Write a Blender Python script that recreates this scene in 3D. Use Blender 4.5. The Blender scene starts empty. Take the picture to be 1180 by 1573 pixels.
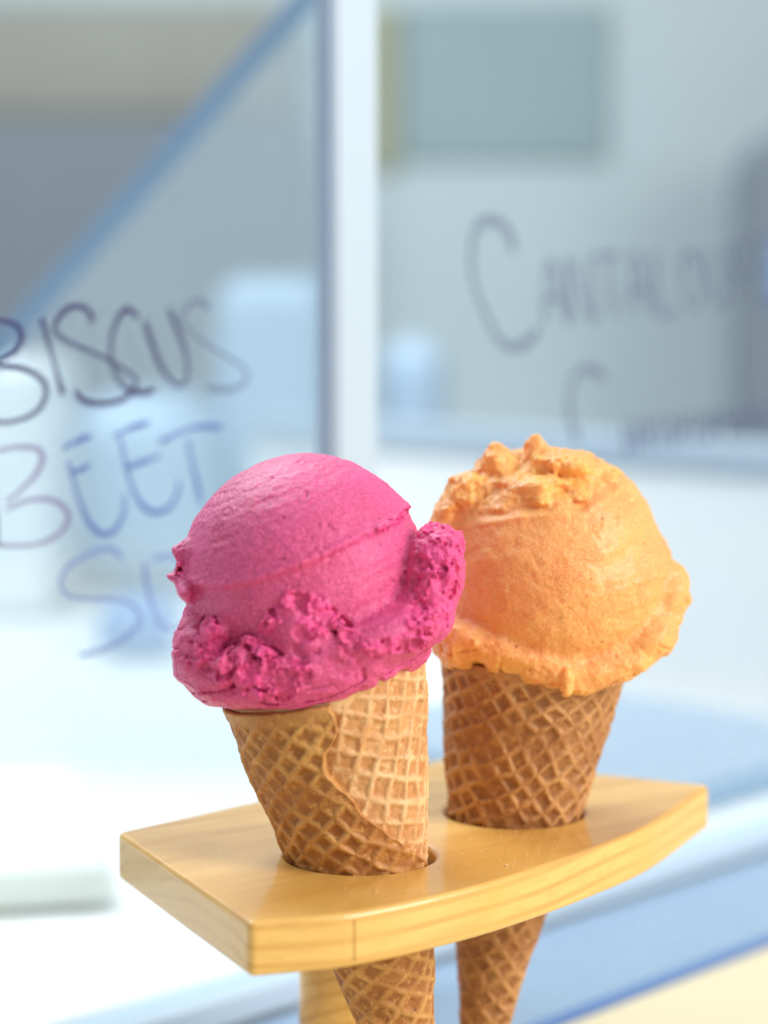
import bpy, bmesh, math, random
import numpy as np
from mathutils import Vector, Matrix

random.seed(4)
SC = bpy.context.scene
COL = SC.collection
R = math.radians

# ------------------------------------------------------------------ camera
cam_d = bpy.data.cameras.new('camera')
cam = bpy.data.objects.new('camera', cam_d)
COL.objects.link(cam)
cam.location = (0, 0, .165)
cam.rotation_euler = (R(90 - 5.9), 0, 0)
cam_d.sensor_fit = 'VERTICAL'
cam_d.sensor_height = 36
cam_d.lens = 36 * 3265 / 1573
cam_d.clip_start = .02
cam_d.clip_end = 50
cam_d.dof.use_dof = True
cam_d.dof.focus_distance = .618
cam_d.dof.aperture_fstop = 4.5
SC.camera = cam

# ------------------------------------------------------------------ light
world = bpy.data.worlds.new('World')
SC.world = world
world.use_nodes = True
bg = world.node_tree.nodes['Background']
bg.inputs[0].default_value = (.93, .955, 1.0, 1)
bg.inputs[1].default_value = .50


def area(name, loc, target, size, power, col):
    l = bpy.data.lights.new(name, 'AREA')
    l.shape = 'RECTANGLE'
    l.size, l.size_y = size
    l.energy = power
    l.color = col
    o = bpy.data.objects.new(name, l)
    o.location = loc
    o.rotation_euler = (Vector(target) - Vector(loc)).to_track_quat('-Z', 'Y').to_euler()
    COL.objects.link(o)
    return o


area('shop_window_light', (1.25, .05, .75), (.0, .64, .03), (.75, .9), 27, (1, .97, .93))
area('added_deck_light', (-.55, 1.55, 1.25), (-.25, 1.3, -.1), (1.0, .8), 33, (.95, .97, 1.0))  # unseen lamp added to burn out the white deck and lift the background

vs = SC.view_settings
vs.view_transform = 'Standard'
vs.look = 'None'
vs.exposure = 0
vs.gamma = 1
vs.use_curve_mapping = False
SC.cycles.use_denoising = True
SC.cycles.max_bounces = 7
SC.cycles.diffuse_bounces = 3
SC.cycles.transparent_max_bounces = 16
SC.cycles.sample_clamp_indirect = 6

# ------------------------------------------------------------------ helpers


def lin(r, g, b):
    f = lambda c: (c / 255 / 12.92) if c / 255 <= .04045 else ((c / 255 + .055) / 1.055) ** 2.4
    return (f(r), f(g), f(b), 1)


def new_mat(name):
    m = bpy.data.materials.new(name)
    m.use_nodes = True
    nt = m.node_tree
    nt.nodes.clear()
    out = nt.nodes.new('ShaderNodeOutputMaterial')
    return m, nt, out


def node(nt, typ, **kw):
    n = nt.nodes.new(typ)
    for k, v in kw.items():
        if k[0] == '_':
            setattr(n, k[1:], v)
        else:
            n.inputs[k.replace('_', ' ')].default_value = v
    return n


def mixc(nt, fac, a, b, mode='MIX'):
    m = nt.nodes.new('ShaderNodeMix')
    m.data_type = 'RGBA'
    m.blend_type = mode
    for s, v in ((m.inputs[0], fac), (m.inputs[6], a), (m.inputs[7], b)):
        if hasattr(v, 'is_linked') or isinstance(v, bpy.types.NodeSocket):
            nt.links.new(v, s)
        else:
            s.default_value = v
    return m.outputs[2]


def ramp(nt, src, p0, p1):
    r = nt.nodes.new('ShaderNodeMapRange')
    r.inputs[1].default_value = p0
    r.inputs[2].default_value = p1
    r.clamp = True
    nt.links.new(src, r.inputs[0])
    return r.outputs[0]


def noise_tex(nt, vec, scale, detail=3, rough=.55, dist=0):
    n = nt.nodes.new('ShaderNodeTexNoise')
    n.inputs['Scale'].default_value = scale
    n.inputs['Detail'].default_value = detail
    n.inputs['Roughness'].default_value = rough
    n.inputs['Distortion'].default_value = dist
    nt.links.new(vec, n.inputs['Vector'])
    return n.outputs['Fac']


def mapping(nt, scale=(1, 1, 1), rot=(0, 0, 0), loc=(0, 0, 0)):
    tc = nt.nodes.new('ShaderNodeTexCoord')
    mp = nt.nodes.new('ShaderNodeMapping')
    mp.inputs['Scale'].default_value = scale
    mp.inputs['Rotation'].default_value = rot
    mp.inputs['Location'].default_value = loc
    nt.links.new(tc.outputs['Object'], mp.inputs['Vector'])
    return mp.outputs[0]


def bump(nt, h, strength, dist, prev=None):
    b = nt.nodes.new('ShaderNodeBump')
    b.inputs['Strength'].default_value = strength
    b.inputs['Distance'].default_value = dist
    nt.links.new(h, b.inputs['Height'])
    if prev is not None:
        nt.links.new(prev, b.inputs['Normal'])
    return b.outputs[0]


def plain(name, col, rough=.5, metal=0.0, var=.06, scale=25, coat=0.0, spec=.5):
    """A painted or metal surface with faint uneven tone and gloss."""
    m, nt, out = new_mat(name)
    p = node(nt, 'ShaderNodeBsdfPrincipled')
    v = mapping(nt)
    n = noise_tex(nt, v, scale, 4)
    c2 = tuple(min(1, c * (1 - 2 * var)) for c in col[:3]) + (1,)
    nt.links.new(mixc(nt, n, col, c2), p.inputs['Base Color'])
    r = nt.nodes.new('ShaderNodeMapRange')
    r.inputs[3].default_value = rough * .8
    r.inputs[4].default_value = min(1, rough * 1.2)
    nt.links.new(n, r.inputs[0])
    nt.links.new(r.outputs[0], p.inputs['Roughness'])
    p.inputs['Metallic'].default_value = metal
    p.inputs['Coat Weight'].default_value = coat
    p.inputs['Specular IOR Level'].default_value = spec
    nt.links.new(p.outputs[0], out.inputs[0])
    return m


def obj(name, me, mat, parent=None):
    o = bpy.data.objects.new(name, me)
    COL.objects.link(o)
    if mat:
        me.materials.append(mat)
    if parent:
        o.parent = parent
    return o


def tag(o, label=None, cat=None, group=None, kind=None):
    for k, v in (('label', label), ('category', cat), ('group', group), ('kind', kind)):
        if v:
            o[k] = v
    return o


def empty(name, loc=(0, 0, 0)):
    o = bpy.data.objects.new(name, None)
    o.location = loc
    o.empty_display_size = .02
    COL.objects.link(o)
    return o


def arr_mesh(name, V, F, smooth=True):
    me = bpy.data.meshes.new(name)
    V = np.asarray(V, np.float32)
    F = np.asarray(F, np.int32)
    me.vertices.add(len(V))
    me.vertices.foreach_set('co', V.ravel())
    me.loops.add(F.size)
    me.loops.foreach_set('vertex_index', F.ravel())
    me.polygons.add(len(F))
    me.polygons.foreach_set('loop_start', np.arange(0, F.size, F.shape[1], dtype=np.int32))
    me.update(calc_edges=True)
    me.validate()
    if smooth:
        me.polygons.foreach_set('use_smooth', np.ones(len(me.polygons), bool))
    return me


def vattr(me, name, val):
    a = me.attributes.new(name, 'FLOAT', 'POINT')
    a.data.foreach_set('value', np.asarray(val, np.float32))


def box_mesh(name, lo, hi, bev=0.0, seg=3):
    bm = bmesh.new()
    bmesh.ops.create_cube(bm, size=1)
    for v in bm.verts:
        v.co = Vector([(lo[i] + hi[i]) / 2 + v.co[i] * (hi[i] - lo[i]) for i in range(3)])
    if bev:
        bmesh.ops.bevel(bm, geom=list(bm.edges), offset=bev, segments=seg, profile=.5, affect='EDGES')
    me = bpy.data.meshes.new(name)
    bm.to_mesh(me)
    bm.free()
    return me


def prism_mesh(name, pts, axis_vec, bev=0.0):
    """Polygon (3D points, planar) pushed along axis_vec."""
    bm = bmesh.new()
    f = bm.faces.new([bm.verts.new(p) for p in pts])
    r = bmesh.ops.extrude_face_region(bm, geom=[f])
    bmesh.ops.translate(bm, vec=axis_vec, verts=[v for v in r['geom'] if isinstance(v, bmesh.types.BMVert)])
    bmesh.ops.recalc_face_normals(bm, faces=list(bm.faces))
    if bev:
        bmesh.ops.bevel(bm, geom=list(bm.edges), offset=bev, segments=2, profile=.5, affect='EDGES')
    me = bpy.data.meshes.new(name)
    bm.to_mesh(me)
    bm.free()
    return me


# ---- numpy noise
rng = np.random.default_rng(11)
TAB = rng.uniform(-1, 1, (64, 64, 64)).astype(np.float32)
JIT = rng.uniform(0, 1, (64, 64, 64, 3)).astype(np.float32)


def vnoise(P):
    i = np.floor(P).astype(np.int32)
    f = P - i
    f = f * f * f * (f * (f * 6 - 15) + 10)
    i &= 63
    j = (i + 1) & 63
    x0, y0, z0 = i.T
    x1, y1, z1 = j.T
    fx, fy, fz = f.T
    a = TAB[x0, y0, z0] * (1 - fx) + TAB[x1, y0, z0] * fx
    b = TAB[x0, y1, z0] * (1 - fx) + TAB[x1, y1, z0] * fx
    c = TAB[x0, y0, z1] * (1 - fx) + TAB[x1, y0, z1] * fx
    d = TAB[x0, y1, z1] * (1 - fx) + TAB[x1, y1, z1] * fx
    return (a * (1 - fy) + b * fy) * (1 - fz) + (c * (1 - fy) + d * fy) * fz


def fbm(P, octv=3, gain=.5):
    s, a, t = 0, 1.0, 0
    for k in range(octv):
        s = s + a * vnoise(P * (2.03 ** k) + 17.3 * k)
        t += a
        a *= gain
    return s / t * 1.5


def worley(P):
    i = np.floor(P).astype(np.int32)
    best = np.full(len(P), 9.0, np.float32)
    for dx in (-1, 0, 1):
        for dy in (-1, 0, 1):
            for dz in (-1, 0, 1):
                c = i + (dx, dy, dz)
                w = c & 63
                q = c + JIT[w[:, 0], w[:, 1], w[:, 2]] - P
                best = np.minimum(best, (q * q).sum(1))
    return np.sqrt(best)


def sstep(a, b, x):
    t = np.clip((x - a) / (b - a), 0, 1)
    return t * t * (3 - 2 * t)


def smin(a, b, k):
    h = np.clip(.5 + .5 * (b - a) / k, 0, 1)
    return b * (1 - h) + a * h - k * h * (1 - h)


def ell(P, c, r, tilt=0):
    q = P - np.array(c, np.float32)
    if tilt:
        ca, sa = math.cos(R(tilt)), math.sin(R(tilt))
        q = np.stack([q[:, 0] * ca + q[:, 2] * sa, q[:, 1], -q[:, 0] * sa + q[:, 2] * ca], 1)
    r = np.array(r, np.float32)
    k0 = np.sqrt(((q / r) ** 2).sum(1))
    k1 = np.sqrt(((q / (r * r)) ** 2).sum(1)) + 1e-6
    return k0 * (k0 - 1) / k1


def seg_dist(P2, pts):
    """distance from 2D points to a polyline"""
    best = np.full(len(P2), 1e9, np.float32)
    for a, b in zip(pts[:-1], pts[1:]):
        a = np.array(a, np.float32)
        b = np.array(b, np.float32)
        t = np.clip(((P2 - a) @ (b - a)) / ((b - a) @ (b - a)), 0, 1)
        best = np.minimum(best, np.linalg.norm(P2 - a - t[:, None] * (b - a), axis=1))
    return best


def surface_nets(f, lo, h):
    """f: field on a grid (negative inside). Returns verts, quads."""
    nx, ny, nz = f.shape
    s = f < 0
    cnt = np.zeros((nx - 1, ny - 1, nz - 1), np.int8)
    sl = [slice(0, -1), slice(1, None)]
    for a in (0, 1):
        for b in (0, 1):
            for c in (0, 1):
                cnt += s[sl[a], sl[b], sl[c]]
    act = (cnt > 0) & (cnt < 8)
    idx = np.full(act.shape, -1, np.int32)
    cells = np.argwhere(act)
    idx[act] = np.arange(len(cells))
    acc = np.zeros((len(cells), 3))
    num = np.zeros(len(cells))
    cor = [(a, b, c) for a in (0, 1) for b in (0, 1) for c in (0, 1)]
    val = {c: f[cells[:, 0] + c[0], cells[:, 1] + c[1], cells[:, 2] + c[2]] for c in cor}
    for c in cor:
        for ax in range(3):
            if c[ax] == 0:
                d = list(c)
                d[ax] = 1
                d = tuple(d)
                v0, v1 = val[c], val[d]
                m = (v0 < 0) != (v1 < 0)
                t = np.where(m, v0 / np.where(m, v0 - v1, 1), 0)
                p = np.zeros((len(cells), 3)) + c
                p[:, ax] = t
                acc[m] += p[m]
                num[m] += 1
    V = (cells + acc / num[:, None]) * h + np.array(lo)
    Q = []
    for ax in range(3):
        b, c = (ax + 1) % 3, (ax + 2) % 3
        A = [slice(None)] * 3
        B = [slice(None)] * 3
        A[ax] = slice(0, -1)
        B[ax] = slice(1, None)
        sa, sb = s[tuple(A)], s[tuple(B)]
        e = np.argwhere(sa != sb)
        e = e[(e[:, b] > 0) & (e[:, c] > 0) & (e[:, b] < f.shape[b] - 1) & (e[:, c] < f.shape[c] - 1)]
        inside = sa[e[:, 0], e[:, 1], e[:, 2]]
        q = []
        for (ob, oc) in ((1, 1), (0, 1), (0, 0), (1, 0)):
            g = e.copy()
            g[:, b] -= ob
            g[:, c] -= oc
            q.append(idx[g[:, 0], g[:, 1], g[:, 2]])
        q = np.stack(q, 1)
        q[~inside] = q[~inside][:, ::-1]
        Q.append(q)
    return V, np.concatenate(Q)


def sdf_object(name, base_fn, detail_fn, lo, hi, h, mat, loc, parent=None):
    B = 7
    nb = [int(math.ceil((hi[i] - lo[i]) / h / B)) for i in range(3)]
    lo = np.array(lo, np.float32)
    f = np.full([B * k for k in nb], 9, np.float32)
    cc = np.stack(np.meshgrid(*[np.arange(k) for k in nb], indexing='ij'), 3).reshape(-1, 3)
    cd = base_fn((lo + (cc + .5) * B * h).astype(np.float32))
    near = np.abs(cd) < B * h * .87 + 3.4
    blk = f.reshape(nb[0], B, nb[1], B, nb[2], B)
    ins = cc[(~near) & (cd < 0)]
    blk[ins[:, 0], :, ins[:, 1], :, ins[:, 2], :] = -9
    cc = cc[near]
    sub = np.stack(np.meshgrid(*[np.arange(B)] * 3, indexing='ij'), 3).reshape(-1, 3)
    for i0 in range(0, len(cc), 1500):
        c = cc[i0:i0 + 1500]
        I = (c[:, None] * B + sub[None]).reshape(-1, 3)
        P = (lo + I * h).astype(np.float32)
        d = base_fn(P)
        m = np.abs(d) < 3.3
        d[m] -= detail_fn(P[m])[0]
        f[I[:, 0], I[:, 1], I[:, 2]] = d
    V, Q = surface_nets(f, lo, h)
    me = arr_mesh(name, V * .001, Q)
    vattr(me, 'torn', detail_fn(V.astype(np.float32))[1])
    o = obj(name, me, mat, parent)
    o.location = loc
    return o


# ------------------------------------------------------------------ setting
# The display case stands obliquely: K(a, b, z) runs a along its glass front,
# b into the case, z up from the top of the wooden holder.
CU = Vector((.70007, .71407, 0))
CN = Vector((-.71407, .70007, 0))
CO = Vector((-.0118, .8645, 0))
CASE = Matrix(((CU.x, CN.x, 0, CO.x), (CU.y, CN.y, 0, CO.y), (0, 0, 1, 0), (0, 0, 0, 1)))


def K(a, b, z):
    return CASE @ Vector((a, b, z))


M_white = plain('white_laminate', (.86, .88, .88, 1), .35, var=.02)
M_cream = plain('cream_laminate', lin(220, 207, 172), .4, var=.03)
M_steel = plain('brushed_steel', (.60, .70, .82, 1), .38, metal=.75, var=.06, scale=60)
M_alu = plain('white_aluminium', lin(188, 207, 222), .32, var=.02)
M_gasket = plain('blue_grey_gasket', lin(168, 186, 210), .5)
M_ledge = plain('steel_ledge_blue_reflection', lin(160, 185, 210), .28, metal=.35, var=.06)  # steel, with the blue it reflects put into its base colour
M_trim = plain('deep_blue_trim', lin(84, 120, 176), .45)
M_wall = plain('pale_wall_paint', lin(188, 203, 206), .8, var=.05, scale=3)
M_greige = plain('greige_paint', lin(156, 155, 146), .8, var=.14, scale=4)
M_slate = plain('slate_paint', lin(114, 122, 129), .6, var=.15, scale=6)
M_teal = plain('teal_board', lin(142, 165, 168), .7, var=.06, scale=6)
M_olive = plain('olive_wood', lin(160, 162, 134), .6)
M_paleblue = plain('pale_blue_plastic', lin(174, 196, 216), .4, var=.06)
M_midblue = plain('mid_blue_plastic', lin(120, 156, 205), .4, var=.05)
M_dark = plain('dark_blue_grey', lin(120, 131, 140), .5, var=.08)
M_rail = plain('rail_blue_grey', lin(170, 187, 203), .5)
M_slab = plain('grey_green_slab', lin(222, 230, 224), .7)

# counter the holder stands on: cream top that ends in a blue strip along the case
bm_lo, bm_hi = (-1.2, -1.3, -.16), (1.6, -.0985, -.12)
counter = obj('counter', box_mesh('counter', bm_lo, bm_hi, .002), M_cream)
counter.matrix_world = CASE
tag(counter, kind='structure')
strip = obj('edge_strip', box_mesh('edge_strip', (-1.2, -.0983, -.16), (1.6, -.092, -.1185), .001), M_trim, counter)

# display case: base ledge, deck, glass, posts
case = obj('case_ledge', box_mesh('case_ledge', (-1.2, -.0918, -.17), (1.6, -.012, -.119), .002), M_ledge)
case.matrix_world = CASE
tag(case, kind='structure')
deck = obj('case_deck', box_mesh('case_deck', (-1.2, .0125, -.17), (1.6, 1.5, -.106), .002), M_white)
deck.matrix_world = CASE
tag(deck, kind='structure')

# glass
m, nt, out = new_mat('clear_glass')
tr = node(nt, 'ShaderNodeBsdfTransparent', Color=(.95, .98, .985, 1))
gl = node(nt, 'ShaderNodeBsdfGlossy', Roughness=.02, Color=(1, 1, 1, 1))
lw = node(nt, 'ShaderNodeLayerWeight', Blend=.5)
pw = nt.nodes.new('ShaderNodeMath')
pw.operation = 'POWER'
pw.inputs[1].default_value = 5
nt.links.new(lw.outputs['Facing'], pw.inputs[0])
fr = nt.nodes.new('ShaderNodeMapRange')
fr.inputs[3].default_value = .04
nt.links.new(pw.outputs[0], fr.inputs[0])
mx = node(nt, 'ShaderNodeMixShader')
nt.links.new(fr.outputs[0], mx.inputs[0])
nt.links.new(tr.outputs[0], mx.inputs[1])
nt.links.new(gl.outputs[0], mx.inputs[2])
nt.links.new(mx.outputs[0], out.inputs[0])
M_glass = m

m, nt, out = new_mat('hazy_side_glass')
tr = node(nt, 'ShaderNodeBsdfTransparent', Color=(.93, .97, 1, 1))
df = node(nt, 'ShaderNodeBsdfTranslucent', Color=lin(196, 207, 212))
d2 = node(nt, 'ShaderNodeBsdfDiffuse', Color=lin(196, 207, 212))
ad = node(nt, 'ShaderNodeMixShader', Fac=.5)
mx = node(nt, 'ShaderNodeMixShader', Fac=.27)
nt.links.new(df.outputs[0], ad.inputs[1])
nt.links.new(d2.outputs[0], ad.inputs[2])
nt.links.new(tr.outputs[0], mx.inputs[1])
nt.links.new(ad.outputs[0], mx.inputs[2])
nt.links.new(mx.outputs[0], out.inputs[0])
M_haze = m


def ink(name, col, dens):
    m, nt, out = new_mat(name)
    tr = node(nt, 'ShaderNodeBsdfTransparent', Color=(1, 1, 1, 1))
    df = node(nt, 'ShaderNodeBsdfDiffuse', Color=col)
    mx = node(nt, 'ShaderNodeMixShader')
    v = mapping(nt)
    n = noise_tex(nt, v, 60, 2)
    mr = nt.nodes.new('ShaderNodeMapRange')
    mr.inputs[3].default_value = dens - .18
    mr.inputs[4].default_value = min(1, dens + .18)
    nt.links.new(n, mr.inputs[0])
    nt.links.new(mr.outputs[0], mx.inputs[0])
    nt.links.new(tr.outputs[0], mx.inputs[1])
    nt.links.new(df.outputs[0], mx.inputs[2])
    nt.links.new(mx.outputs[0], out.inputs[0])
    return m


M_ink = ink('dark_violet_ink', (.06, .05, .17, 1), .70)
M_ink_blue = ink('backlit_blue_ink', (.08, .14, .48, 1), .55)  # backlight behind the lower letters put into a brighter blue
M_ink_red = ink('violet_red_ink', (.22, .14, .36, 1), .45)
M_ink_pale = ink('backlit_pale_ink', (.20, .28, .62, 1), .42)  # same backlit glow painted paler for the lowest letters
M_ink_grey = ink('grey_blue_ink', (.13, .16, .28, 1), .40)


def pane_thing(label, a0, a1):
    o = empty('glass_pane')
    o.matrix_world = CASE
    tag(o, label, 'glass pane')
    obj('glass', box_mesh('glass', (a0, -.003, -.1065), (a1, .003, .44), .0008, 1), M_glass, o)
    obj('bottom_rail', box_mesh('bottom_rail', (a0, -.0115, -.1185), (a1, .0115, -.107), .002), M_alu, o)
    return o


pane_a = pane_thing('clear glass pane with violet handwriting behind the pink scoop', -1.1, -.0169)
pane_b = pane_thing('clear glass pane with faint grey handwriting behind the orange scoop', .0092, 1.3)
post = empty('glazing_post')
post.matrix_world = CASE
tag(post, 'bright white vertical aluminium post between the two glass panes', 'post')
obj('mullion', box_mesh('mullion', (-.0142, -.0050, -.1185), (.0090, .0060, .46), .002), M_alu, post)
obj('gasket', box_mesh('gasket', (-.0166, -.0040, -.1065), (-.0144, .0058, .455), .0006), M_gasket, post)


def catmull(p, n=9):
    p = [np.array(q, float) for q in p]
    if len(p) == 2:
        return [p[0] + (p[1] - p[0]) * t for t in np.linspace(0, 1, n)]
    q = [2 * p[0] - p[1]] + p + [2 * p[-1] - p[-2]]
    r = []
    for i in range(1, len(q) - 2):
        for t in np.linspace(0, 1, n, endpoint=False):
            a, b, c, d = q[i - 1:i + 3]
            r.append(.5 * (2 * b + (c - a) * t + (2 * a - 5 * b + 4 * c - d) * t * t + (3 * b - a - 3 * c + d) * t ** 3))
    r.append(p[-1])
    return r


def letter(strokes, mat, parent, w, straight=False, off=0.0):
    """Marker strokes given in millimetres on the glass (along, up)."""
    V, F = [], []
    for k, st in enumerate(strokes):
        pts = np.array([np.array(q, float) for q in st] if straight else catmull(st))
        if straight:
            pts = np.array([a + (b - a) * t for a, b in zip(pts[:-1], pts[1:]) for t in (0, .33, .66)] + [pts[-1]])
        tan = np.gradient(pts, axis=0)
        tan /= np.linalg.norm(tan, axis=1)[:, None] + 1e-9
        nor = np.stack([-tan[:, 1], tan[:, 0]], 1)
        n = len(pts)
        s = np.linspace(0, 1, n)
        ww = w * .5 * (.9 + .22 * np.sin(s * 7 + k + len(strokes))) * np.minimum(1, .55 + np.minimum(s, 1 - s) * 12)
        y0 = -3.12 - .03 * k - off
        b0 = len(V)
        for i in range(n):
            for sd, yy in ((-1, y0), (1, y0), (1, y0 - .12), (-1, y0 - .12)):
                q = pts[i] + nor[i] * ww[i] * sd
                V.append((q[0], yy, q[1]))
        for i in range(n - 1):
            for j in range(4):
                a, b = b0 + 4 * i + j, b0 + 4 * i + (j + 1) % 4
                F.append((a, b, b + 4, a + 4))
        F.append((b0 + 3, b0 + 2, b0 + 1, b0))
        e = b0 + 4 * (n - 1)
        F.append((e, e + 1, e + 2, e + 3))
    return obj('letter', arr_mesh('letter', np.array(V) * .001, F, False), mat, parent)


STROKES = {
    'b':[[(-183.2,154.6),(-181.9,144.1),(-180.2,132.3),(-178.9,120.8)],[(-183.2,153.4),(-177.6,155.2),(-173.6,155.0),(-168.5,153.2),(-166.7,149.4),(-169.2,144.7),(-173.8,142.3),(-178.0,141.1)],[(-178.0,140.3),(-173.9,139.3),(-167.7,138.7),(-160.5,136.0),(-156.9,131.6),(-158.6,125.6),(-163.9,121.9),(-170.2,120.4),(-174.3,120.0),(-179.4,120.6)]],
    'i':[[(-158.0,156.1),(-155.0,146.2),(-152.0,136.6),(-149.4,128.7)]],
    's':[[(-136.5,153.7),(-136.4,157.2),(-140.7,159.9),(-146.2,159.5),(-151.1,155.6),(-152.2,151.3),(-147.5,147.8),(-138.8,144.6),(-129.0,140.8),(-121.2,136.7),(-116.1,132.9),(-117.3,129.0),(-123.6,125.6),(-132.6,124.8),(-140.3,126.2),(-144.6,130.3)]],
    'c':[[(-114.6,155.7),(-119.7,158.9),(-124.2,155.4),(-127.2,148.3),(-127.6,142.1),(-125.7,135.9),(-121.3,130.4),(-114.5,128.0),(-106.9,129.1)]],
    'u':[[(-111.8,154.8),(-108.4,146.2),(-103.9,137.1),(-98.1,131.1),(-93.4,130.5),(-91.5,135.9),(-92.6,143.2),(-96.6,152.4),(-100.1,158.8)]],
    's2':[[(-80.4,158.2),(-83.4,161.4),(-88.2,161.4),(-93.0,157.8),(-92.5,153.3),(-86.0,147.7),(-76.3,142.9),(-66.5,138.0),(-61.5,133.7),(-64.0,129.5),(-72.8,128.0),(-82.6,129.2)]],
    'b2':[[(-181.7,110.4),(-179.9,100.0),(-179.1,88.9),(-178.4,77.3)],[(-181.7,109.5),(-174.5,110.8),(-168.3,111.2),(-161.0,110.1),(-158.8,106.5),(-162.3,100.7),(-169.7,95.1),(-175.0,92.0)],[(-175.0,89.4),(-166.7,91.9),(-157.1,92.1),(-150.2,89.0),(-148.1,84.4),(-151.5,79.8),(-158.5,76.9),(-167.0,76.3),(-175.3,77.0),(-179.4,77.8)]],
    'e':[[(-150.1,109.5),(-143.8,111.9),(-136.7,113.7)],[(-147.7,105.5),(-145.2,97.0),(-142.1,88.8),(-137.8,81.4),(-132.3,77.4),(-126.6,78.7),(-122.6,84.7),(-121.9,91.9)],[(-146.8,100.6),(-140.7,102.0),(-137.4,103.6)]],
    'e2':[[(-127.2,112.8),(-119.2,115.6),(-110.0,117.4)],[(-123.8,112.6),(-121.7,103.6),(-118.4,93.5),(-113.9,86.8),(-108.2,83.7),(-101.1,85.0),(-96.9,90.2),(-96.0,94.8)],[(-121.7,100.9),(-113.7,102.7),(-104.9,104.9)]],
    't':[[(-105.5,109.5),(-94.8,113.1),(-85.2,114.5),(-74.2,114.0)],[(-91.8,110.2),(-89.6,100.8),(-87.2,92.3),(-85.5,85.2)]],
    's3':[[(-123.4,67.6),(-126.8,71.1),(-132.4,72.0),(-141.3,70.1),(-149.0,66.4),(-151.8,61.3),(-148.1,56.5),(-139.4,54.3),(-129.3,53.2),(-121.4,51.1),(-115.7,46.8),(-116.4,42.3),(-122.8,38.4),(-133.0,35.1),(-144.2,34.2)]],
    'o':[[(-113.1,65.8),(-112.6,60.2),(-111.0,52.7),(-108.7,46.0),(-104.1,40.4),(-95.8,39.0),(-87.2,46.5),(-89.5,58.0),(-99.0,66.3),(-109.6,66.4)]],
    'C':[[(94.5,181.9),(89.8,191.4),(79.9,195.9),(71.1,193.3),(66.8,182.8),(68.6,168.7),(76.7,154.6),(85.7,143.8),(96.7,141.2),(107.7,145.8),(110.5,149.5)]],
    'r0':[[(114.7,151.0),(118.1,179.1),(131.8,150.8)],[(116.5,162.2),(126.8,162.2)]],
    'r1':[[(135.0,152.2),(130.9,180.2),(149.3,152.1),(145.0,180.4)]],
    'r2':[[(148.4,181.5),(167.4,181.7)],[(157.9,181.6),(164.1,153.4)]],
    'r3':[[(176.1,154.8),(179.4,182.9),(193.6,154.7)],[(177.8,166.1),(188.5,166.1)]],
    'r4':[[(193.5,184.1),(198.9,156.2),(212.6,156.1)]],
    'r5':[[(220.2,185.6),(215.6,174.4),(221.6,159.0),(231.1,160.4),(229.7,177.3),(220.2,185.6)]],
    'r6':[[(233.6,186.9),(240.2,163.3),(247.9,159.0),(252.7,164.7),(249.2,187.1)]],
    'r7':[[(262.4,160.6),(255.7,188.3),(269.0,185.7),(269.4,174.5),(259.8,173.1)]],
    'r8':[[(291.8,190.0),(278.0,189.8),(283.8,162.1),(297.7,162.1)],[(280.9,176.0),(290.8,176.1)]],
    'C2':[[(157.4,125.3),(151.2,129.3),(143.7,130.5),(136.2,126.9),(132.7,117.5),(134.3,106.1),(139.6,98.2)]],
    'q0':[[(173.2,105.9),(175.1,90.1),(178.1,97.8),(181.9,105.2),(183.0,90.2)]],
    'q1':[[(186.5,90.7),(188.5,105.8),(192.9,90.8),(194.6,106.3)]],
    'q2':[[(199.4,106.9),(201.4,91.1),(204.5,98.9),(208.5,106.3),(209.6,91.2)]],
    'q3':[[(213.3,91.7),(215.2,106.9),(219.9,91.8),(221.6,107.4)]],
    'q4':[[(226.6,108.0),(228.7,92.1),(231.9,100.1),(236.0,107.4),(237.3,92.2)]],
    'q5':[[(241.0,92.7),(243.1,108.0),(248.0,92.9),(249.7,108.6)]],
    'q6':[[(254.9,109.2),(257.1,93.2),(260.4,101.3),(264.7,108.5),(266.0,93.2)]],
    'q7':[[(269.9,93.8),(272.0,109.2),(277.1,94.0),(278.8,109.8)]],
    'q8':[[(284.3,110.4),(286.6,94.3),(290.0,102.6),(294.4,109.7),(295.9,94.4)]],
}
INK = dict(b=M_ink, i=M_ink, s=M_ink, c=M_ink, u=M_ink, s2=M_ink_grey, b2=M_ink_red, e=M_ink_blue, e2=M_ink_blue,
           t=M_ink_blue, s3=M_ink_pale, o=M_ink_pale)
for k, st in STROKES.items():
    if k in INK:
        letter(st, INK[k], pane_a, 2.1)
    elif k[0] == 'C':
        letter(st, M_ink_grey, pane_b, 4.2)
    else:
        letter(st, M_ink_grey, pane_b, 3.6, straight=k[0] == 'q')
# ---- inside the case and the shop behind it


def thing(name, me, mat, label, cat, group=None):
    o = obj(name, me, mat)
    return tag(o, label, cat, group)


# slanted end glass with a blue edge, seen through the pane
e0, e1 = Vector((-.262, 1.2, .083)), Vector((-.012, 1.2, .361))
dirv = (e1 - e0).normalized()
nrm = Vector((dirv.z, 0, -dirv.x))
sg = empty('side_glass', (-.15, 1.2, -.106))
tag(sg, 'slanted hazy glass end panel with a blue edge behind the handwriting', 'glass panel')
Z0 = sg.location
pts = [e0, e1, Vector((-.012, 1.2, -.105)), Vector((-.262, 1.2, -.105))]
obj('panel', prism_mesh('panel', [p - Z0 for p in pts], Vector((0, .006, 0))), M_haze, sg)
pts = [e0 - nrm * .0065, e1 - nrm * .0065, e1 + nrm * .0065, e0 + nrm * .0065]
obj('edge_trim', prism_mesh('edge_trim', [p - Z0 + Vector((0, -.010, 0)) for p in pts], Vector((0, .0095, 0)), .001), plain('blue_edge_trim', lin(112, 142, 174), .5), sg)


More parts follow.
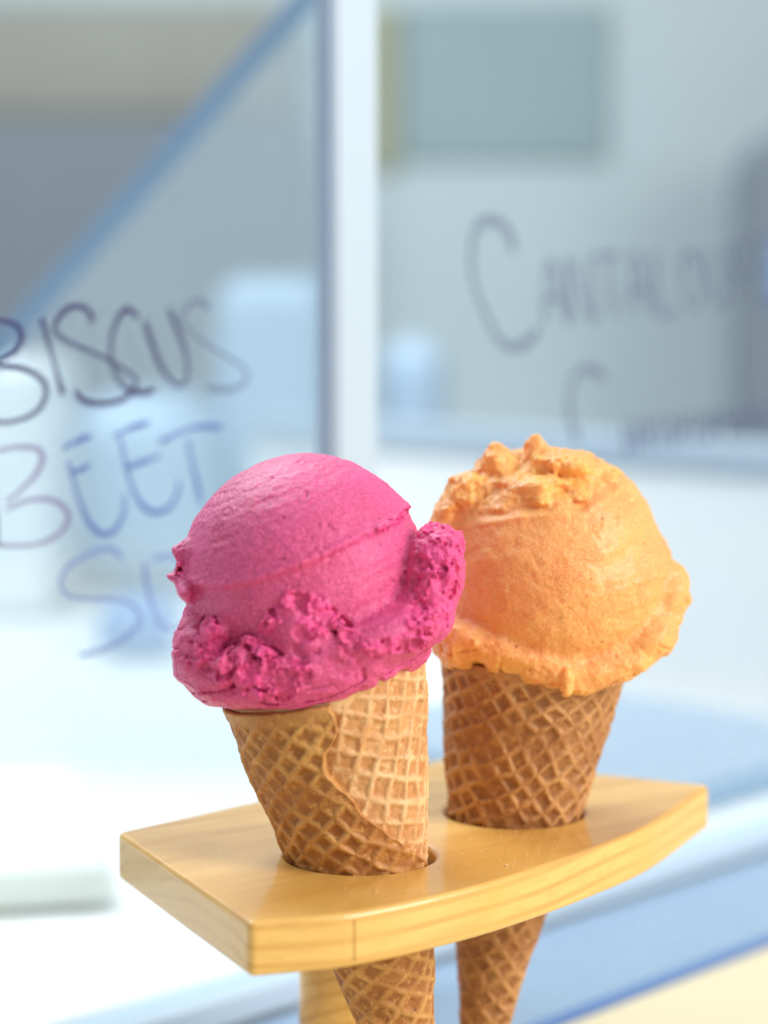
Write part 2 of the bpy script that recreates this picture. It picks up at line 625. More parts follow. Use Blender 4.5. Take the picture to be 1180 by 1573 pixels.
wall = obj('shop_wall', box_mesh('shop_wall', (-2.2, 2.75, -.106), (2.6, 2.85, .62)), M_wall)
tag(wall, kind='structure')
thing('wall_panel', box_mesh('wall_panel', (-1.232, 2.7, 0.3858), (-0.112, 2.730, 0.523), .006), M_greige, 'greige wall panel at the top left behind the slanted glass', 'panel')
thing('low_cabinet', box_mesh('low_cabinet', (-1.187, 2.6, -0.1055), (-0.096, 2.720, 0.376), .006), M_slate, 'slate grey cabinet under the greige wall panel', 'cabinet')
thing('menu_board', box_mesh('menu_board', (0.023, 2.738, 0.3337), (0.285, 2.748, 0.525), .006), M_teal, 'dull teal board on the wall right of the white post', 'board')
thing('upright_strip', box_mesh('upright_strip', (-0.020, 2.735, 0.3207), (0.019, 2.748, 0.523), .006), M_olive, 'olive upright strip beside the teal board', 'strip')
thing('storage_bin', box_mesh('storage_bin', (-0.163, 2.05, -0.1055), (-0.049, 2.300, 0.180), .030, 6), M_paleblue, 'tall pale blue bin inside the case left of the white post', 'bin')
thing('storage_bin', box_mesh('storage_bin', (-0.294, 1.9, -0.1055), (-0.156, 2.150, 0.071), .05, 8), M_paleblue, 'low wide pale blue bin behind the violet handwriting', 'bin')
thing('box', box_mesh('box', (-0.397, 1.75, -0.1055), (-0.280, 1.950, 0.108), .018, 5), M_white, 'white carton behind the handwriting at the left edge', 'box')  # white shape added in place of a bright highlight
thing('tub', box_mesh('tub', (-0.214, 1.55, -0.1055), (-0.156, 1.630, -0.063), .018, 5), M_midblue, 'small mid blue tub on the white deck beside the pink scoop', 'tub')
thing('storage_bin', box_mesh('storage_bin', (-0.003, 2.1, -0.1055), (0.064, 2.300, 0.120), .03, 6), M_paleblue, 'narrow pale blue bin just right of the white post', 'bin')
thing('tub', box_mesh('tub', (0.006, 1.95, -0.1055), (0.108, 2.050, 0.030), .018, 5), M_midblue, 'mid blue tub between the two scoops', 'tub')
thing('tall_cabinet', box_mesh('tall_cabinet', (0.412, 2.3, -0.1055), (0.641, 2.600, 0.351), .06, 8), M_dark, 'dark blue grey cabinet at the right edge', 'cabinet')
thing('box', box_mesh('box', (0.414, 2.24, 0.1437), (0.487, 2.290, 0.223), .018, 5), M_midblue, 'blue carton against the dark cabinet at the right edge', 'box')

ep = empty('end_panel')
ep.matrix_world = CASE
tag(ep, 'white end panel of the case with a blue grey top rail', 'panel')
obj('panel', box_mesh('panel', (.50, .014, -.1055), (.515, .62, .050), .002), M_white, ep)
obj('top_rail', box_mesh('top_rail', (.496, .014, .0505), (.519, .62, .072), .003), M_rail, ep)
lid = thing('tray_lid', box_mesh('tray_lid', (.25, .03, -.1055), (.47, .30, -.092), .004), M_ledge,
            'flat steel tray lid with a blue reflection in its colour on the deck behind the right pane', 'tray lid')
lid.matrix_world = CASE
deck_slab = thing('pale_slab', box_mesh('pale_slab', (-.15, -.12, 0), (.15, .10, .02), .008), M_slab,
               'pale grey green slab on the deck at the lower left', 'paper')
deck_slab.location = (-.29, 1.0, -.1055)  # plain slab built for an unidentified pale shape behind the glass
deck_slab.rotation_euler.z = R(12)

# ------------------------------------------------------------------ wooden holder
m, nt, out = new_mat('varnished_maple')
p = node(nt, 'ShaderNodeBsdfPrincipled', Roughness=.42)
p.inputs['Coat Weight'].default_value = .62
p.inputs['Coat Roughness'].default_value = .09
v = mapping(nt, rot=(0, 0, R(-34)))
# growth rings: distance from a pith line below the board, stretched along the grain
sx = nt.nodes.new('ShaderNodeSeparateXYZ')
nt.links.new(v, sx.inputs[0])
mp = nt.nodes.new('ShaderNodeMapping')
mp.inputs['Scale'].default_value = (6, 60, 60)
nt.links.new(v, mp.inputs[0])
warp = noise_tex(nt, mp.outputs[0], 1.0, 3, .5)
wv = nt.nodes.new('ShaderNodeTexWave')
wv.wave_type = 'RINGS'
wv.rings_direction = 'X'
wv.inputs['Scale'].default_value = 62
wv.inputs['Distortion'].default_value = 2.4
wv.inputs['Detail'].default_value = 2
wv.inputs['Detail Scale'].default_value = .9
mp2 = nt.nodes.new('ShaderNodeMapping')
mp2.inputs['Scale'].default_value = (.16, 1, 1)
mp2.inputs['Location'].default_value = (0, .035, .075)
nt.links.new(v, mp2.inputs[0])
nt.links.new(mp2.outputs[0], wv.inputs['Vector'])
mp3 = nt.nodes.new('ShaderNodeMapping')
mp3.inputs['Scale'].default_value = (25, 420, 420)
nt.links.new(v, mp3.inputs[0])
fibre = noise_tex(nt, mp3.outputs[0], 1.0, 3, .6)
v4 = mapping(nt, scale=(1, 1, 1))
blot = noise_tex(nt, v4, 26, 2)
c = mixc(nt, ramp(nt, wv.outputs['Fac'], .55, 1.0), lin(233, 188, 104), lin(212, 160, 76))
c = mixc(nt, ramp(nt, fibre, .45, .75), c, lin(222, 173, 92))
c = mixc(nt, ramp(nt, blot, .42, .7), c, lin(224, 174, 84))
nt.links.new(c, p.inputs['Base Color'])
nt.links.new(ramp(nt, blot, 1.2, -.6), p.inputs['Roughness'])
b = bump(nt, fibre, .12, .0003)
v5 = mapping(nt)
wob = noise_tex(nt, v5, 70, 2)
b2 = bump(nt, wob, .22, .0007, b)
nt.links.new(b2, p.inputs['Coat Normal'])
nt.links.new(b, p.inputs['Normal'])
nt.links.new(p.outputs[0], out.inputs[0])
M_wood = m

holder = empty('cone_holder', (.0, .64, -.12))
tag(holder, 'varnished pale wooden cone holder with a curved front edge', 'cone holder')

BT = .0150           # board thickness
outline = [(-.0820, .6400), (-.0354, .5449)]
arc = [(-.0354, .5449), (-.0078, .5543), (.0198, .5742), (.0390, .5927), (.0599, .6169), (.0833, .6495), (.1097, .7032)]
ARC = [tuple(q) for q in catmull(arc, 10)]
outline = [(-.0820, .6400)] + ARC + [(.0220, .7446)]
HOLES = [((-.0068, .6139), .0220), ((.0416, .6662), .0220)]


def board_mesh():
    cu = bpy.data.curves.new('board', 'CURVE')
    cu.dimensions = '2D'
    cu.fill_mode = 'BOTH'
    bev = .0018
    cu.extrude = BT / 2 - bev
    cu.bevel_depth = bev
    cu.bevel_resolution = 4
    cu.offset = -bev
    def spline(pts):
        s = cu.splines.new('POLY')
        s.points.add(len(pts) - 1)
        for q, xy in zip(s.points, pts):
            q.co = (xy[0], xy[1], 0, 1)
        s.use_cyclic_u = True
    # small rounding of the corners seen in plan
    n = len(outline)
    rounded = []
    for i, q in enumerate(outline):
        a, b, c = (Vector(outline[i - 1]), Vector(q), Vector(outline[(i + 1) % n]))
        d1, d2 = (a - b), (c - b)
        if abs(d1.angle(d2) - math.pi) > .35:
            r = .0022
            s, e = b + d1.normalized() * r, b + d2.normalized() * r
            for t in np.linspace(0, 1, 6):
                rounded.append(tuple(s * (1 - t) ** 2 + b * 2 * t * (1 - t) + e * t * t))
        else:
            rounded.append(q)
    spline(rounded)
    for (c, r) in HOLES:
        spline([(c[0] + r * math.cos(t), c[1] + r * math.sin(t)) for t in np.linspace(0, 2 * math.pi, 72, endpoint=False)])
    tmp = bpy.data.objects.new('tmp', cu)
    COL.objects.link(tmp)
    dg = bpy.context.evaluated_depsgraph_get()
    me = bpy.data.meshes.new_from_object(tmp.evaluated_get(dg))
    bpy.data.objects.remove(tmp)
    me.name = 'board'
    bm = bmesh.new()
    bm.from_mesh(me)
    bmesh.ops.remove_doubles(bm, verts=bm.verts, dist=1e-6)
    bmesh.ops.translate(bm, verts=bm.verts, vec=Vector((0, 0, -BT / 2)) - holder.location)
    bm.to_mesh(me)
    bm.free()
    me.materials.clear()
    return me


board = obj('board', board_mesh(), M_wood, holder)
for pl in board.data.polygons:
    pl.use_smooth = False


def taper_post(name, c, r0, r1, z0, z1):
    bm = bmesh.new()
    bmesh.ops.create_cone(bm, segments=48, radius1=r0, radius2=r1, depth=z1 - z0, cap_ends=True)
    bmesh.ops.translate(bm, verts=bm.verts, vec=Vector((c[0], c[1], (z0 + z1) / 2)) - holder.location)
    bmesh.ops.bevel(bm, geom=[e for e in bm.edges if len(e.link_faces) == 2 and e.calc_face_angle(0) > 1], offset=.0015, segments=3, affect='EDGES')
    me = bpy.data.meshes.new(name)
    bm.to_mesh(me)
    bm.free()
    for q in me.polygons:
        q.use_smooth = len(q.vertices) == 4
    return me


obj('leg', taper_post('leg', (-.0145, .668), .0135, .0125, -.1085, -.0152), M_wood, holder)
obj('base', taper_post('base', (-.006, .662), .062, .060, -.1198, -.1086), M_wood, holder)

gt = (Vector((.0010, .5595)) - Vector((-.0160, .5512))).normalized()
gl_ = obj('glue_line', box_mesh('glue_line', (-.00011, -.0003, -.0131), (.00011, .0004, -.0019)),
          plain('glue_line_wood', lin(220, 170, 98), .5), holder)
gl_.location = Vector((-.0078, .5543, 0)) - holder.location
gl_.rotation_euler.z = math.atan2(gt.y, gt.x)

# ------------------------------------------------------------------ waffle cones


def waffle_mat(name, ridge, pit, toast):
    m, nt, out = new_mat(name)
    p = node(nt, 'ShaderNodeBsdfPrincipled', Roughness=.62)
    a = nt.nodes.new('ShaderNodeAttribute')
    a.attribute_name = 'ridge'
    v = mapping(nt)
    n1 = noise_tex(nt, v, 70, 3, .6)
    n2 = noise_tex(nt, v, 420, 4, .65)
    n3 = noise_tex(nt, v, 1500, 2, .6)
    c = mixc(nt, a.outputs['Fac'], pit, ridge)
    c = mixc(nt, ramp(nt, n1, .42, .68), c, toast)
    sp = mixc(nt, ramp(nt, n2, .60, .74), c, tuple(x * .55 for x in toast[:3]) + (1,))
    sp = mixc(nt, ramp(nt, n2, .46, .28), sp, ridge)
    nt.links.new(sp, p.inputs['Base Color'])
    b = bump(nt, n2, .45, .0005)
    b = bump(nt, n3, .3, .0002, b)
    nt.links.new(b, p.inputs['Normal'])
    p.inputs['Subsurface Weight'].default_value = .12
    p.inputs['Subsurface Radius'].default_value = (1, .5, .2)
    p.inputs['Subsurface Scale'].default_value = .0012
    nt.links.new(p.outputs[0], out.inputs[0])
    return m


M_waf_pale = waffle_mat('waffle_pale', lin(232, 194, 142), lin(192, 130, 74), lin(208, 152, 94))
M_waf_gold = waffle_mat('waffle_golden', lin(218, 165, 94), lin(158, 98, 44), lin(178, 116, 54))
M_waf_brown = waffle_mat('waffle_brown', lin(205, 152, 92), lin(150, 97, 52), lin(166, 110, 60))


def waffle_sheet(name, L, half, th0, th1, off, rot, mat, parent, frame, closed=False, n_th=520, n_t=360,
                 t_lo=.008, cell=6.2, seam=None, seam_drop=0, margin=4.0, rim_amp=.8, seed=0, warp=1.0, depth=1.0, lift=0, dseed=0):
    """Rolled waffle sheet on a cone (mm). off(u): layer lift, u = 0..1 round the sheet."""
    L_mm = L * 1000
    sa, ca = math.sin(half), math.cos(half)
    tt = np.concatenate([np.linspace(t_lo * 1000, L_mm, n_t)])
    u = np.linspace(0, 1, n_th, endpoint=not closed)
    U, T = np.meshgrid(u, tt, indexing='xy')          # rows: t
    if seam is not None:
        s0 = np.interp(T / L_mm, seam[0], seam[1])
        jag = fbm(np.stack([T.ravel() / 7 + 3, T.ravel() * 0 + 5, T.ravel() * 0 + seed], 1), 3).reshape(T.shape)
        s0 = s0 + np.radians(2.6) * jag
        TH = s0 + (th1 - s0) * U
    else:
        TH = th0 + (th1 - th0) * U
    rimn = fbm(np.stack([np.cos(TH).ravel() * 1.6 + seed, np.sin(TH).ravel() * 1.6, TH.ravel() * 0 + 2], 1), 3).reshape(T.shape)
    ext = (rim_amp * rimn + lift * np.maximum(0, np.cos(TH)) ** .8) * sstep(.6, 1, T / L_mm)
    T = T + ext
    Lr = T[-1:]
    psi = TH * sa
    X, Y = T * np.cos(psi), T * np.sin(psi)
    P3 = np.stack([X.ravel(), Y.ravel(), np.full(X.size, seed * 3.1)], 1)
    X = X + warp * .9 * fbm(P3 / 14 + 40, 2).reshape(X.shape)
    Y = Y + warp * .9 * fbm(P3 / 14 + 70, 2).reshape(X.shape)
    c, s = math.cos(rot), math.sin(rot)
    gx, gy = (X * c - Y * s) / cell, (X * s + Y * c) / cell
    dx = np.abs(gx - np.round(gx)) * cell
    dy = np.abs(gy - np.round(gy)) * cell
    wob = .38 * fbm(P3 / 2.6, 3).reshape(X.shape)
    rx, ry = 1 - sstep(.15, 1.65, dx + wob), 1 - sstep(.15, 1.65, dy + wob)
    ridge = np.maximum(rx, ry)
    wear = .78 + .55 * fbm(P3 / 9 + 11, 2).reshape(X.shape)
    ridge = np.clip(ridge * wear, 0, 1.1)
    edge = sstep(margin * .35, margin, (Lr - T) + .8 * rimn)
    if seam is not None:
        arcd = (TH - s0) * T * sa
        edge = edge * sstep(0, 2.2, np.abs(arcd))
    cells = (np.round(gx - .5) * 7.13 + np.round(gy - .5) * 3.71)
    cellv = TAB[(np.round(gx - .5).astype(int)) & 63, (np.round(gy - .5).astype(int)) & 63, seed & 63]
    hgt = depth * (ridge * edge + .75 * (1 - edge)) + .14 * fbm(P3 / 1.3, 3).reshape(X.shape) + .10 * cellv * (1 - ridge)
    col = np.clip(ridge * edge + .55 * (1 - edge) + .22 * cellv, 0, 1)
    o = off(U) if callable(off) else np.full(U.shape, off)
    if seam is not None:
        k = sstep(0, 1, np.clip(arcd / -.9, 0, 1))
        o = o * k - .6 * (1 - k)
        hgt = hgt * k
    # soft dents so the roll is not a perfect cone
    dent = .9 * fbm(np.stack([np.cos(TH).ravel() * 1.1 + 9, np.sin(TH).ravel() * 1.1 + dseed, T.ravel() / 60], 1), 2).reshape(T.shape)
    rad = T * sa + o + hgt + dent * sstep(10, 60, T)
    Z = T * ca
    rows = [(rad, Z, col)]
    # rim: round over and go down inside
    last_r, last_z, last_c = rad[-1], Z[-1], col[-1]
    lay = []
    inner = [(-.35, .45), (-.95, .62), (-1.6, .4), (-2.0, -.2), (-2.5, -2)]
    if closed:
        inner += [(-4.0, -9), (-6.8, -22)]
    for (dr, dz) in inner:
        lay.append((last_r + dr, last_z + dz, last_c * 0 + .5))
    rad = np.vstack([rad] + [l[0][None] for l in lay])
    Z = np.vstack([Z] + [l[1][None] for l in lay])
    col = np.vstack([col] + [l[2][None] for l in lay])
    TH = np.vstack([TH] + [TH[-1:]] * len(lay))
    V = np.stack([rad * np.cos(TH), rad * np.sin(TH), Z], 2)
    nr, nc = rad.shape
    ii = np.arange(nr * nc).reshape(nr, nc)
    if closed:
        jj = np.roll(ii, -1, 1)
        q = np.stack([ii[:-1], jj[:-1], jj[1:], ii[1:]], 2).reshape(-1, 4)
    else:
        q = np.stack([ii[:-1, :-1], ii[:-1, 1:], ii[1:, 1:], ii[1:, :-1]], 2).reshape(-1, 4)
        if th1 < th0:
            q = q[:, ::-1]
    V = V.reshape(-1, 3) * .001
    cl = col.reshape(-1)
    if closed:      # close the tip
        V = np.vstack([V, [[0, 0, t_lo * ca - .001]]])
        cl = np.append(cl, .4)
        tip = len(V) - 1
        tri = np.stack([np.full(nc, tip), np.roll(ii[0], -1), ii[0], ii[0]], 1)
        me = arr_mesh(name, V, q)
        bm = bmesh.new()
        bm.from_mesh(me)
        bm.verts.ensure_lookup_table()
        for t in tri:
            bm.faces.new([bm.verts[t[0]], bm.verts[t[1]], bm.verts[t[2]]]).smooth = True
        bm.to_mesh(me)
        bm.free()
    else:
        me = arr_mesh(name, V, q)
    vattr(me, 'ridge', cl)
    o_ = obj(name, me, mat, parent)
    return o_


def cone_frame(apex, rim):
    z = (Vector(rim) - Vector(apex))
    L = z.length
    z.normalize()
    y = Vector((0, 1, 0))
    x = y.cross(z).normalized()
    y = z.cross(x)
    mtx = Matrix((x, y, z)).transposed().to_4x4()
    mtx.translation = Vector(apex)
    return mtx, L


D2R = math.pi / 180
c1 = empty('waffle_cone')
M1, L1 = cone_frame((.0133, .6139, -.0982), (-.01645, .6139, .0514))
c1.matrix_world = M1
tag(c1, 'golden waffle cone with an overlapping flap under the pink scoop', 'waffle cone')
HA = math.atan(.0290 / L1)
SL1 = L1 / math.cos(HA)
waffle_sheet('inner_sheet', SL1, HA, -math.pi, math.pi, 0.0, 1.42, M_waf_pale, c1, None, closed=True, seed=1, lift=9.0, margin=5.5, cell=6.0, warp=1.3)
seam = ([0, .5, .6, .677, .718, .785, .87, .905, .95, 1.0], [D2R * a for a in (40, 30, -10, -45, -63, -80, -98, -95, -86, -84)])
waffle_sheet('outer_flap', SL1 * .992, HA, -84 * D2R, -300 * D2R, lambda U: 2.0 * (1 - sstep(.55, 1, U)) + .05, 1.12, M_waf_gold, c1, None,
             seam=seam, seed=2, n_th=360, margin=5.5, cell=5.3, warp=1.5)

c2 = empty('waffle_cone')
M2, L2 = cone_frame((.0273, .6662, -.1101), (.0476, .6662, .0488))
c2.matrix_world = M2
tag(c2, 'brown waffle cone under the orange scoop', 'waffle cone')
HA2 = math.atan(.0293 / L2)
waffle_sheet('rolled_sheet', L2 / math.cos(HA2), HA2, -math.pi, math.pi, 0.0, .95, M_waf_brown, c2, None, closed=True, seed=5, cell=5.6, warp=1.5)

# ------------------------------------------------------------------ scoops


def ice_mat(name, base, torn, fleck, sss, dark=False):
    m, nt, out = new_mat(name)
    p = node(nt, 'ShaderNodeBsdfPrincipled', Roughness=.42)
    a = nt.nodes.new('ShaderNodeAttribute')
    a.attribute_name = 'torn'
    v = mapping(nt)
    n1 = noise_tex(nt, v, 90, 4, .6)
    n2 = noise_tex(nt, v, 900, 4, .7)
    n3 = noise_tex(nt, v, 2200, 2, .6)
    c = mixc(nt, a.outputs['Fac'], base, torn)
    c = mixc(nt, ramp(nt, n1, .40, .72), c, (base[0] * .93, base[1] * .76, base[2] * .74, 1))
    c = mixc(nt, ramp(nt, n2, .54, .70), c, tuple(min(1, x * 1.3 + .06) for x in base[:3]) + (1,))
    n4 = noise_tex(nt, v, 1500, 3, .7)
    c = mixc(nt, ramp(nt, n4, .52, .68), c, tuple(min(1, x * 1.18 + .07) for x in base[:3]) + (1,))
    c = mixc(nt, ramp(nt, n4, .47, .30), c, tuple(x * (.86 if dark else .74) for x in base[:3]) + (1,))
    vo = nt.nodes.new('ShaderNodeTexVoronoi')
    vo.inputs['Scale'].default_value = 230
    nt.links.new(v, vo.inputs['Vector'])
    # only some of the cells carry a fleck
    sep = nt.nodes.new('ShaderNodeSeparateColor')
    nt.links.new(vo.outputs['Color'], sep.inputs[0])
    pick = ramp(nt, sep.outputs[0], .78, .84)
    dot = ramp(nt, vo.outputs['Distance'], .17, .08)
    mu = nt.nodes.new('ShaderNodeMath')
    mu.operation = 'MULTIPLY'
    nt.links.new(pick, mu.inputs[0])
    nt.links.new(dot, mu.inputs[1])
    mu2 = nt.nodes.new('ShaderNodeMath')
    mu2.operation = 'MULTIPLY'
    mu2.inputs[1].default_value = .75
    nt.links.new(mu.outputs[0], mu2.inputs[0])
    c = mixc(nt, mu2.outputs[0], c, fleck)
    nt.links.new(c, p.inputs['Base Color'])
    b = bump(nt, n2, .6, .0008)
    b = bump(nt, n4, .6, .0004, b)
    nt.links.new(b, p.inputs['Normal'])
    p.inputs['Subsurface Weight'].default_value = sss
    p.inputs['Subsurface Radius'].default_value = (1.0, .35, .35) if not dark else (1, .5, .15)
    p.inputs['Subsurface Scale'].default_value = .0015 if not dark else .004
    p.inputs['Coat Weight'].default_value = .08 if not dark else .24
    p.inputs['Coat Roughness'].default_value = .28
    nt.links.new(p.outputs[0], out.inputs[0])
    return m


M_pink = ice_mat('pink_sorbet', lin(219, 80, 140), lin(236, 66, 144), lin(150, 20, 70), .5)
M_orange = ice_mat('orange_sorbet', lin(255, 176, 100), lin(255, 184, 82), lin(170, 80, 30), .6, True)

# pink: coordinates in millimetres about the middle of the ball, x right, y away, z up


def ridge_z(x, y):
    return np.interp(x, [-45, -38, -30, -22, -13, 0, 17, 29, 45], [2.5, 1.2, .3, 1.2, 3.8, 8.6, 15.4, 18.8, 21]) + .06 * (y + 36)


PINK_LOBES = [  # centre, radii, tilt, blend
    ((1, -29, -10.5), (9.5, 8.5, 11), 28, 2.0),
    ((16, -24, -14.5), (22, 12.5, 8.4), 19, 3.5),
    ((29, -15, -12), (13, 16, 8), 28, 4.0),
    ((36.6, -11, 2.5), (9.6, 15, 15), -10, 2.2),
    ((34, -19, -7), (9, 9, 10), 10, 2.0),
    ((-25, -24, -14.5), (4.6, 5, 8), -28, 1.0),
    ((-18, -29.5, -19), (7, 5, 5), 30, .8),
    ((-10.5, -32.5, -15), (7, 3, 1.8), -24, .6),
    ((-13, -30, -22.5), (8, 6, 4.6), 0, 1.0),
    ((-3, -31, -19.5), (8, 6, 5.5), 0, 1.0),
    ((-24, -15, -25), (11, 14.5, 6.8), -16, 5.0),
    ((-31.2, -9, -18), (5.8, 15, 10), 0, 6.0),
    ((-33.0, -10, 4.5), (3.6, 4, 8.5), 6, 3),
    ((-35.9, -10, 9.4), (2.2, 2.6, 1.3), -30, 2.2),
    ((-36.4, -10, 1.6), (3.2, 3.4, 1.3), -20, 2.4),
    ((-33.0, -13, -1.6), (3.6, 8, 2.6), -48, 1.8),
]


def pink_base(P):
    x, y, z = P.T
    r = np.sqrt((P * P).sum(1))
    g = z - ridge_z(x, y)
    back = sstep(12, -2, y)
    Rr = 36.6 - back * (1.7 * sstep(1.4, -1.8, g) - .75 * np.exp(-((g - .4) / 1.5) ** 2) + .2 * sstep(-4, -14, g))
    d = r - Rr
    # overflow ring sitting on the rim of the cone
    q = P - np.array((1.2, 0, -22.5), np.float32)
    t = math.radians(9)
    qx = q[:, 0] * math.cos(t) + q[:, 2] * math.sin(t)
    qz = -q[:, 0] * math.sin(t) + q[:, 2] * math.cos(t)
    rho = np.sqrt(qx * qx + q[:, 1] ** 2)
    ang = np.arctan2(q[:, 1], qx)
    tube = 8.4 + .3 * np.cos(ang - math.pi) + .6 * np.sin(3 * ang)
    ring = np.sqrt((rho - 28.5) ** 2 + ((qz - .8) * .92) ** 2) - tube
    d = smin(d, ring, 5)
    for c, rr, tl, k in PINK_LOBES:
        d = smin(d, ell(P, c, rr, tl), k)
    return d


PINK_CREST = [
    ([(-10, -9), (-3, -1), (4, -2), (9, -7), (14, -12), (20, -15), (27, -13), (33, -10)], 3.2),
    ([(32, -12), (35, -3), (35, 6), (37, 14), (42, 13), (40, 5)], 6.0),
    ([(30, -13), (38, -8), (41, 2)], 4.5),
    ([(-30, -19), (-26, -10), (-23, -14), (-24, -18), (-19, -18), (-21, -24)], 3.8),
    ([(-20, -23), (-13, -21), (-6, -19), (0, -21), (-4, -26), (-14, -26)], 4.6),
    ([(-15, -13), (-7, -17)], 2.6),
    ([(2, -4), (0, -10), (6, -9)], 3.0),
    ([(-36, 8), (-35, 5), (-35.5, 3)], 1.2),
    ([(22, 17.5), (29, 20)], 1.7),
]


def crumble(Q, n0, a=1.0):
    """torn, crumbly relief: clumps, grains and deep gaps"""
    wp = Q + 1.3 * np.stack([vnoise(Q / 2.6 + 1), vnoise(Q / 2.6 + 11), vnoise(Q / 2.6 + 21)], 1)
    r1 = .42 - np.abs(vnoise(wp / np.array((4.6, 4.6, 3.6), np.float32) + 40)) * 1.5
    r2 = .40 - np.abs(vnoise(wp / 2.0 + 20)) * 1.4
    w2 = worley(Q / 1.9 + 20)
    return 1.5 * n0 + a * (2.4 * r1 + 1.2 * r2 + .7 * (.45 - w2) + .9 * fbm(Q / 1.0 + 4, 2))


def pink_detail(P):
    x, y, z = P.T
    XZ = np.stack([x, z], 1)
    torn = np.zeros(len(P), np.float32)
    for pts, w in PINK_CREST:
        torn = np.maximum(torn, 1 - sstep(w * .5, w * .92, seg_dist(XZ, pts)))
    torn = torn * sstep(8, -8, y)
    n0 = fbm(P / 6 + 5, 3)
    torn = np.clip(torn * (1 + .6 * n0), 0, 1)
    g = z - ridge_z(x, y)
    crest = np.exp(-((g + .2) / 1.0) ** 2) * sstep(10, -4, y) * (.2 + .8 * sstep(-8, 14, x))
    low = sstep(-8, -16, z)
    d = .30 * fbm(P / 12 + 30, 2) + .17 * fbm(P / 1.5, 3) + low * .9 * fbm(P / np.array((9, 9, 5), np.float32) + 8, 3)
    # dragged streaks from the scoop
    q = np.stack([x * .92 + z * .38, y, -x * .38 + z * .92], 1)
    d += .14 * vnoise(q / np.array((12, 12, .8), np.float32) + 3) * (1 - torn)
    fold = np.abs(vnoise(q / np.array((14, 14, 4.5), np.float32) + 12))
    d -= low * 1.1 * sstep(.12, 0, fold) * (1 - torn)
    pore = vnoise(P / 1.2 + 9)
    patch = sstep(.0, .5, vnoise(P / 8 + 50))
    d -= .55 * sstep(.5, .8, pore) * (.12 + .88 * patch) * (1 - torn)
    d += crest * (.8 * fbm(P / 1.9 + 60, 3))
    m = torn > .02
    if m.any():
        d[m] += torn[m] * crumble(P[m], n0[m])
    return d, np.clip(torn + .35 * crest, 0, 1)


sdf_object('ice_cream_scoop', pink_base, pink_detail, (-44, -46, -45), (51, 44, 42), .45, M_pink, (-.0228, .6139, .0818))
o = bpy.data.objects['ice_cream_scoop']
tag(o, 'pink scoop of sorbet on the golden cone', 'ice cream scoop')

ORANGE_LOBES = [
    ((-7, 2, 15), (31, 31, 24), 8, 1.6),
    ((-6, -8, 39.5), (4.4, 5, 4.8), 0, 2.4),
    ((-17.5, -8, 36), (5.6, 7, 5), 0, 2.4),
    ((3, -10, 35), (12, 11, 4.8), -14, 3.0),
    ((16, -6, 30.5), (9.5, 11, 4.6), -28, 3.0),
    ((-28, -10, 26), (8, 9, 7), 30, 3.0),
    ((-33, -8, 17), (5.6, 9, 8), 0, 3.0),
    ((-6, -20, 30), (9, 6, 3.2), 4, 1.2),
    ((34.5, -7, -7), (6.4, 13, 11), -24, 4.0),
    ((27, -16, -19), (12, 12, 7), 36, 4.5),
    ((16, -22, -25.5), (12, 8, 5.4), 10, 4.0),
    ((-20, -22, -19.6), (16, 10, 7), -14, 3.0),
    ((-30, -14, -20.5), (8, 14.5, 8.4), 0, 3.0),
    ((-10, -27, -22.2), (13, 6, 4.0), -14, 2.0),
    ((1.7, -33.2, -28.6), (2.0, 2.3, 4.4), 0, .9),
]


def orange_base(P):
    x, y, z = P.T
    d = ell(P, (0, 0, 0), (37.6, 37.6, 37.2))
    el = np.degrees(np.arctan2(z, np.maximum(x, 1e-3)))
    d = d + 1.7 * np.exp(-((el - 24) / 11) ** 2) * sstep(4, 20, x)
    zc = np.interp(x, [-40, -30, -10, 8, 20, 33, 45], [-24, -25, -30, -32, -29, -21, -14])
    rho = np.sqrt(x * x + y * y)
    bk = sstep(-20, 25, y)
    zc = zc * (1 - bk) + bk * -22 + 4.0
    ring = np.sqrt((rho - 27.5) ** 2 + (z - zc) ** 2) - 5.6
    d = smin(d, ring, 3.0)
    for c, rr, tl, k in ORANGE_LOBES:
        d = smin(d, ell(P, c, rr, tl), k)
    return d


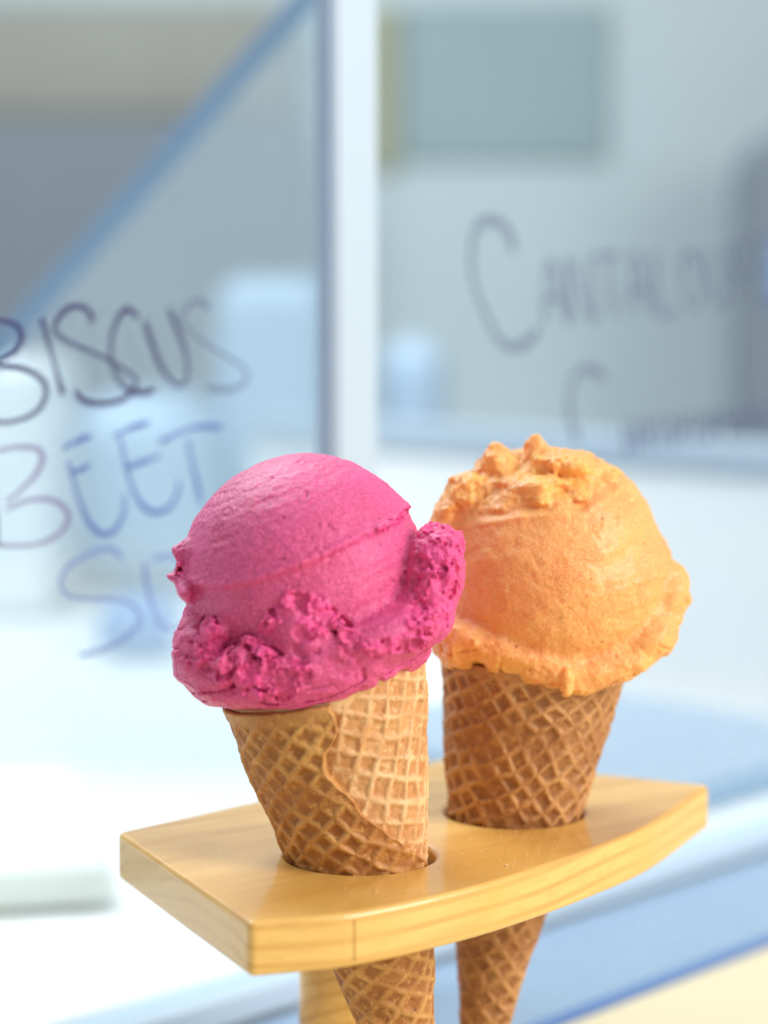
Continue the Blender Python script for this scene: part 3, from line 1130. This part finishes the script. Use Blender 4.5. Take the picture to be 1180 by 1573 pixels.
def orange_detail(P):
    x, y, z = P.T
    n0 = fbm(P / 7 + 15, 3)
    line = np.interp(x, [-40, -34, -20, -10, 6, 14, 24, 40], [12, 17, 21, 22.5, 24, 28, 32, 34]) + 1.2 * vnoise(P / 6 + 2)
    top = sstep(-1, 4, z - line + 2 * n0)
    lowl = np.interp(x, [-40, -27, -10, 10, 32, 45], [-8, -12, -21, -24.5, -16, 4])
    low = sstep(1, -4, z - lowl + 1.5 * n0)
    torn = np.clip(np.maximum(top * .75, low * .42), 0, 1) * sstep(22, 4, y)
    d = .45 * fbm(P / 13 + 31, 2) + .13 * fbm(P / 1.6, 3) + .28 * fbm(P / 4.5 + 3, 2)
    q = np.stack([x * .97 + z * .24, y, -x * .24 + z * .97], 1)
    d += .22 * vnoise(q / np.array((16, 16, 1.6), np.float32) + 3) * (1 - torn)
    g = z - line + .8
    fr = sstep(8, -4, y)
    d += fr * sstep(24, 12, x) * (.5 * np.exp(-((g + .9) / 1.3) ** 2) - 1.5 * (.6 + .6 * n0) * np.exp(-((g - 1.2) / 1.2) ** 2))
    fold = np.abs(vnoise(q / np.array((15, 15, 5), np.float32) + 22))
    d -= np.maximum(low, .25) * .8 * sstep(.10, 0, fold)
    pore = vnoise(P / 1.3 + 9)
    d -= .4 * sstep(.55, .85, pore) * sstep(.1, .5, vnoise(P / 9 + 50)) * (1 - torn)
    m = torn > .02
    if m.any():
        Q = P[m]
        r1 = .42 - np.abs(vnoise(Q / np.array((6, 6, 4), np.float32) + 7)) * 1.4
        r2 = .40 - np.abs(vnoise(Q / 2.3 + 27)) * 1.4
        k = 1.9 * n0[m] + 1.2 * r1 + .5 * r2 + .45 * fbm(Q / 1.3, 2)
        d[m] += torn[m] * k
    return d, torn


o = sdf_object('ice_cream_scoop', orange_base, orange_detail, (-46, -44, -44), (50, 44, 50), .48, M_orange, (.0535, .6662, .0768))
tag(o, 'orange scoop of sorbet on the brown cone', 'ice cream scoop')

# ------------------------------------------------------------------ crumbs on the board
bm = bmesh.new()
for i in range(80):
    if i < 55:
        x, y = random.gauss(.031, .010), random.gauss(.617, .012)
    else:
        x, y = random.gauss(.005, .03), random.gauss(.612, .03)
    if any(math.hypot(x - c[0], y - c[1]) < r + .001 for c, r in HOLES):
        continue
    # stay on the board
    ok = True
    pts = outline
    inside = False
    j = len(pts) - 1
    for k in range(len(pts)):
        (xi, yi), (xj, yj) = pts[k], pts[j]
        if (yi > y) != (yj > y) and x < (xj - xi) * (y - yi) / (yj - yi) + xi:
            inside = not inside
        j = k
    if not inside:
        continue
    s = random.uniform(.00010, .00022) * random.choice((1, 1, 1, 1.5, 2.2))
    mtx = Matrix.Translation((x, y, s * .6)) @ Matrix.Rotation(random.random() * 6, 4, 'Z') @ Matrix.Diagonal((s * random.uniform(.8, 1.6), s, s * .7, 1))
    bmesh.ops.create_icosphere(bm, subdivisions=1, radius=1, matrix=mtx)
me = bpy.data.meshes.new('crumbs')
bm.to_mesh(me)
bm.free()
cr = obj('crumbs', me, plain('crumb', lin(238, 204, 148), .7))
tag(cr, 'tiny pale crumbs scattered on the wooden board', 'crumbs', kind='stuff')
